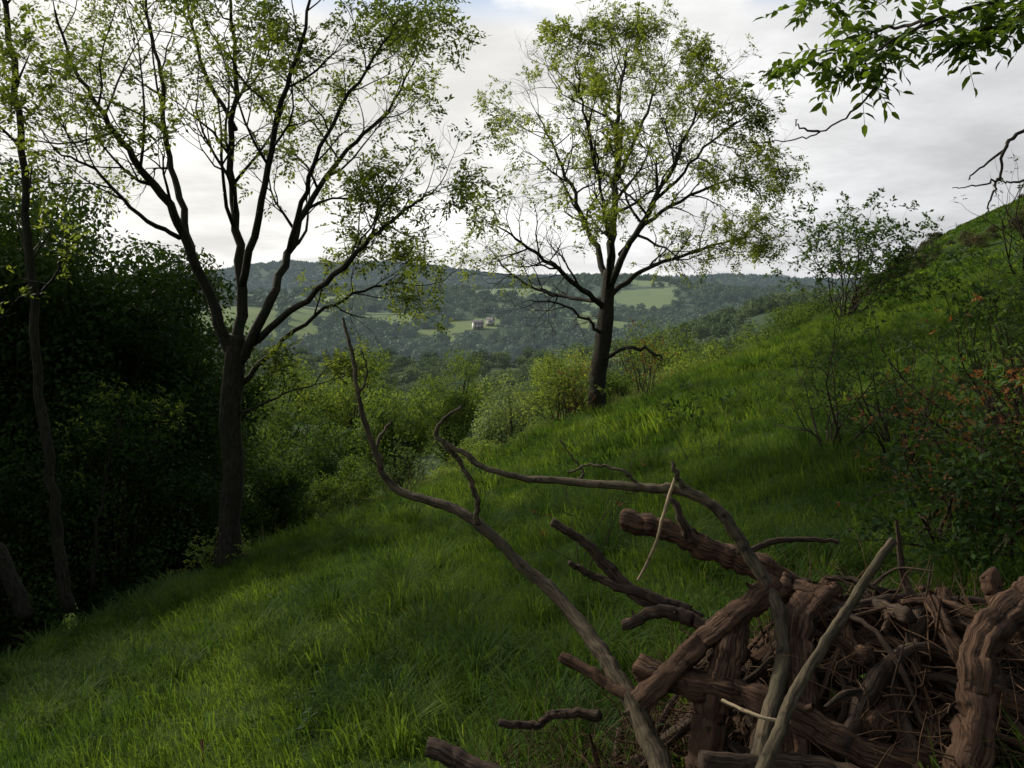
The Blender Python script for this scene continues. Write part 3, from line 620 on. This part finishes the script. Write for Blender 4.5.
# ------------------------------------------------------------ stone farmhouses
M_wall=plain('limewashed_stone',(.6,.58,.52),(.5,.48,.43),1.);M_roof=plain('slate',(.14,.14,.14),(.20,.18,.17),1.);M_win=plain('window_glass',(.03,.035,.04),(.05,.05,.06))
def box(name,c,s,par,mat):
    v=np.array([[sx,sy,sz] for sx in(-1,1) for sy in(-1,1) for sz in(-1,1)])*np.array(s)/2+c
    return new_obj(name,raw_mesh(name,v,[[0,1,3,2],[4,6,7,5],[0,4,5,1],[2,3,7,6],[0,2,6,4],[1,5,7,3]]),par,mat)
for hx,hy,w,rz in ((-34,790,10,.35),(-22,805,7,-.4)):
    e=empty('stone_house',(hx,hy,gz(hx,hy))); e.rotation_euler[2]=rz; d,h=6.5,5.4
    box('walls',(0,0,h/2),(w,d,h),e,M_wall); o=.4
    v=[(-w/2-o,-d/2-o,h),(w/2+o,-d/2-o,h),(w/2+o,0,h+3.2),(-w/2-o,0,h+3.2),(-w/2-o,d/2+o,h),(w/2+o,d/2+o,h)]
    new_obj('roof',raw_mesh('roof',v,[[0,1,2,3],[3,2,5,4]]),e,M_roof)
    new_obj('gables',raw_mesh('gables',[(-w/2,-d/2,h),(-w/2,d/2,h),(-w/2,0,h+2.9),(w/2,-d/2,h),(w/2,d/2,h),(w/2,0,h+2.9)],[[0,2,1],[3,4,5]]),e,M_wall)
    box('chimney',(w/2-.8,0,h+3.4),(.8,.8,1.8),e,M_wall)
    for wx in (-w/3,0,w/3):
        box('window',(wx,-d/2-.03,4.1),(1,.1,1.2),e,M_win)
        box('window_low' if wx else 'door',(wx,-d/2-.03,1.6 if wx else 1.1),(1,.1,1.2 if wx else 2.1),e,M_win)
# ------------------------------------------------------------ light and sky
az=math.radians(-52);el=math.radians(30)
sd=np.array([math.sin(az)*math.cos(el),math.cos(az)*math.cos(el),math.sin(el)])
L=bpy.data.lights.new('sun','SUN');L.energy=4.5;L.angle=math.radians(8.);L.color=(1,.94,.81)
so=bpy.data.objects.new('sun',L);scene.collection.objects.link(so);so.rotation_euler=Vector(-sd).to_track_quat('-Z','Y').to_euler()
w=bpy.data.worlds.new('World');scene.world=w;w.use_nodes=True;nt=w.node_tree;nt.nodes.clear()
out=nd(nt,'ShaderNodeOutputWorld');sky=nd(nt,'ShaderNodeTexSky',sky_type='NISHITA');sky.sun_disc=False;sky.sun_elevation=el;sky.sun_rotation=az
bg=nd(nt,'ShaderNodeBackground');bg.inputs[1].default_value=.15;nt.links.new(sky.outputs[0],bg.inputs[0])
tc=nd(nt,'ShaderNodeTexCoord');sep=nd(nt,'ShaderNodeSeparateXYZ');nt.links.new(tc.outputs['Generated'],sep.inputs[0])
def mth(op,a,b=None,c=None):
    n=nd(nt,'ShaderNodeMath',operation=op)
    for s,v in zip(n.inputs,(a,b,c)):
        if v is None: continue
        if isinstance(v,(int,float)): s.default_value=v
        else: nt.links.new(v,s)
    return n.outputs[0]
zc=mth('ADD',mth('MAXIMUM',sep.outputs[2],0),.15)
cb=nd(nt,'ShaderNodeCombineXYZ');nt.links.new(mth('DIVIDE',sep.outputs[0],zc),cb.inputs[0]);nt.links.new(mth('DIVIDE',sep.outputs[1],zc),cb.inputs[1]);cb.inputs[2].default_value=3.7
n1=noise(nt,cb.outputs[0],1.1,8,.58);n2=noise(nt,cb.outputs[0],1.6,6,.6)
dt=nd(nt,'ShaderNodeVectorMath',operation='DOT_PRODUCT');nt.links.new(tc.outputs['Generated'],dt.inputs[0]);dt.inputs[1].default_value=tuple(sd)
cr=nd(nt,'ShaderNodeValToRGB');nt.links.new(mth('MULTIPLY_ADD',dt.outputs['Value'],.5,.5),cr.inputs[0])
els=cr.color_ramp.elements
els[0].position=0;els[0].color=(.14,.15,.17,1);els[1].position=1;els[1].color=(1.,.98,.92,1)
for p_,c_ in ((.5,(.44,.45,.47)),(.62,(.72,.725,.74)),(.72,(.96,.96,.96)),(.84,(1.,.99,.96))):
    q=els.new(p_);q.color=(*c_,1)
mr=nd(nt,'ShaderNodeMapRange');nt.links.new(n1,mr.inputs[0]);mr.inputs[1].default_value=.34;mr.inputs[2].default_value=.66;mr.inputs[3].default_value=.82;mr.inputs[4].default_value=1.2;mr.interpolation_type='SMOOTHSTEP'
cl_=nd(nt,'ShaderNodeBackground');nt.links.new(cr.outputs[0],cl_.inputs[0]);nt.links.new(mr.outputs[0],cl_.inputs[1])
gap=mth('MULTIPLY',mth('MULTIPLY',ramp(nt,sep.outputs[2],.315,.36),ramp(nt,n2,.42,.54)),.7)
mx=nd(nt,'ShaderNodeMixShader');nt.links.new(gap,mx.inputs[0]);nt.links.new(cl_.outputs[0],mx.inputs[1]);nt.links.new(bg.outputs[0],mx.inputs[2]);nt.links.new(mx.outputs[0],out.inputs[0])
# ------------------------------------------------------------ camera
cam=bpy.data.cameras.new('camera');cam.lens=28;cam.sensor_width=36;cam.shift_y=-84/1024;cam.clip_end=12000;cam.clip_start=.05
co=bpy.data.objects.new('camera',cam);scene.collection.objects.link(co);co.location=(0,0,CZ);co.rotation_euler=(math.radians(90),0,0);scene.camera=co
scene.view_settings.view_transform='Standard';scene.view_settings.look='None';scene.view_settings.exposure=0
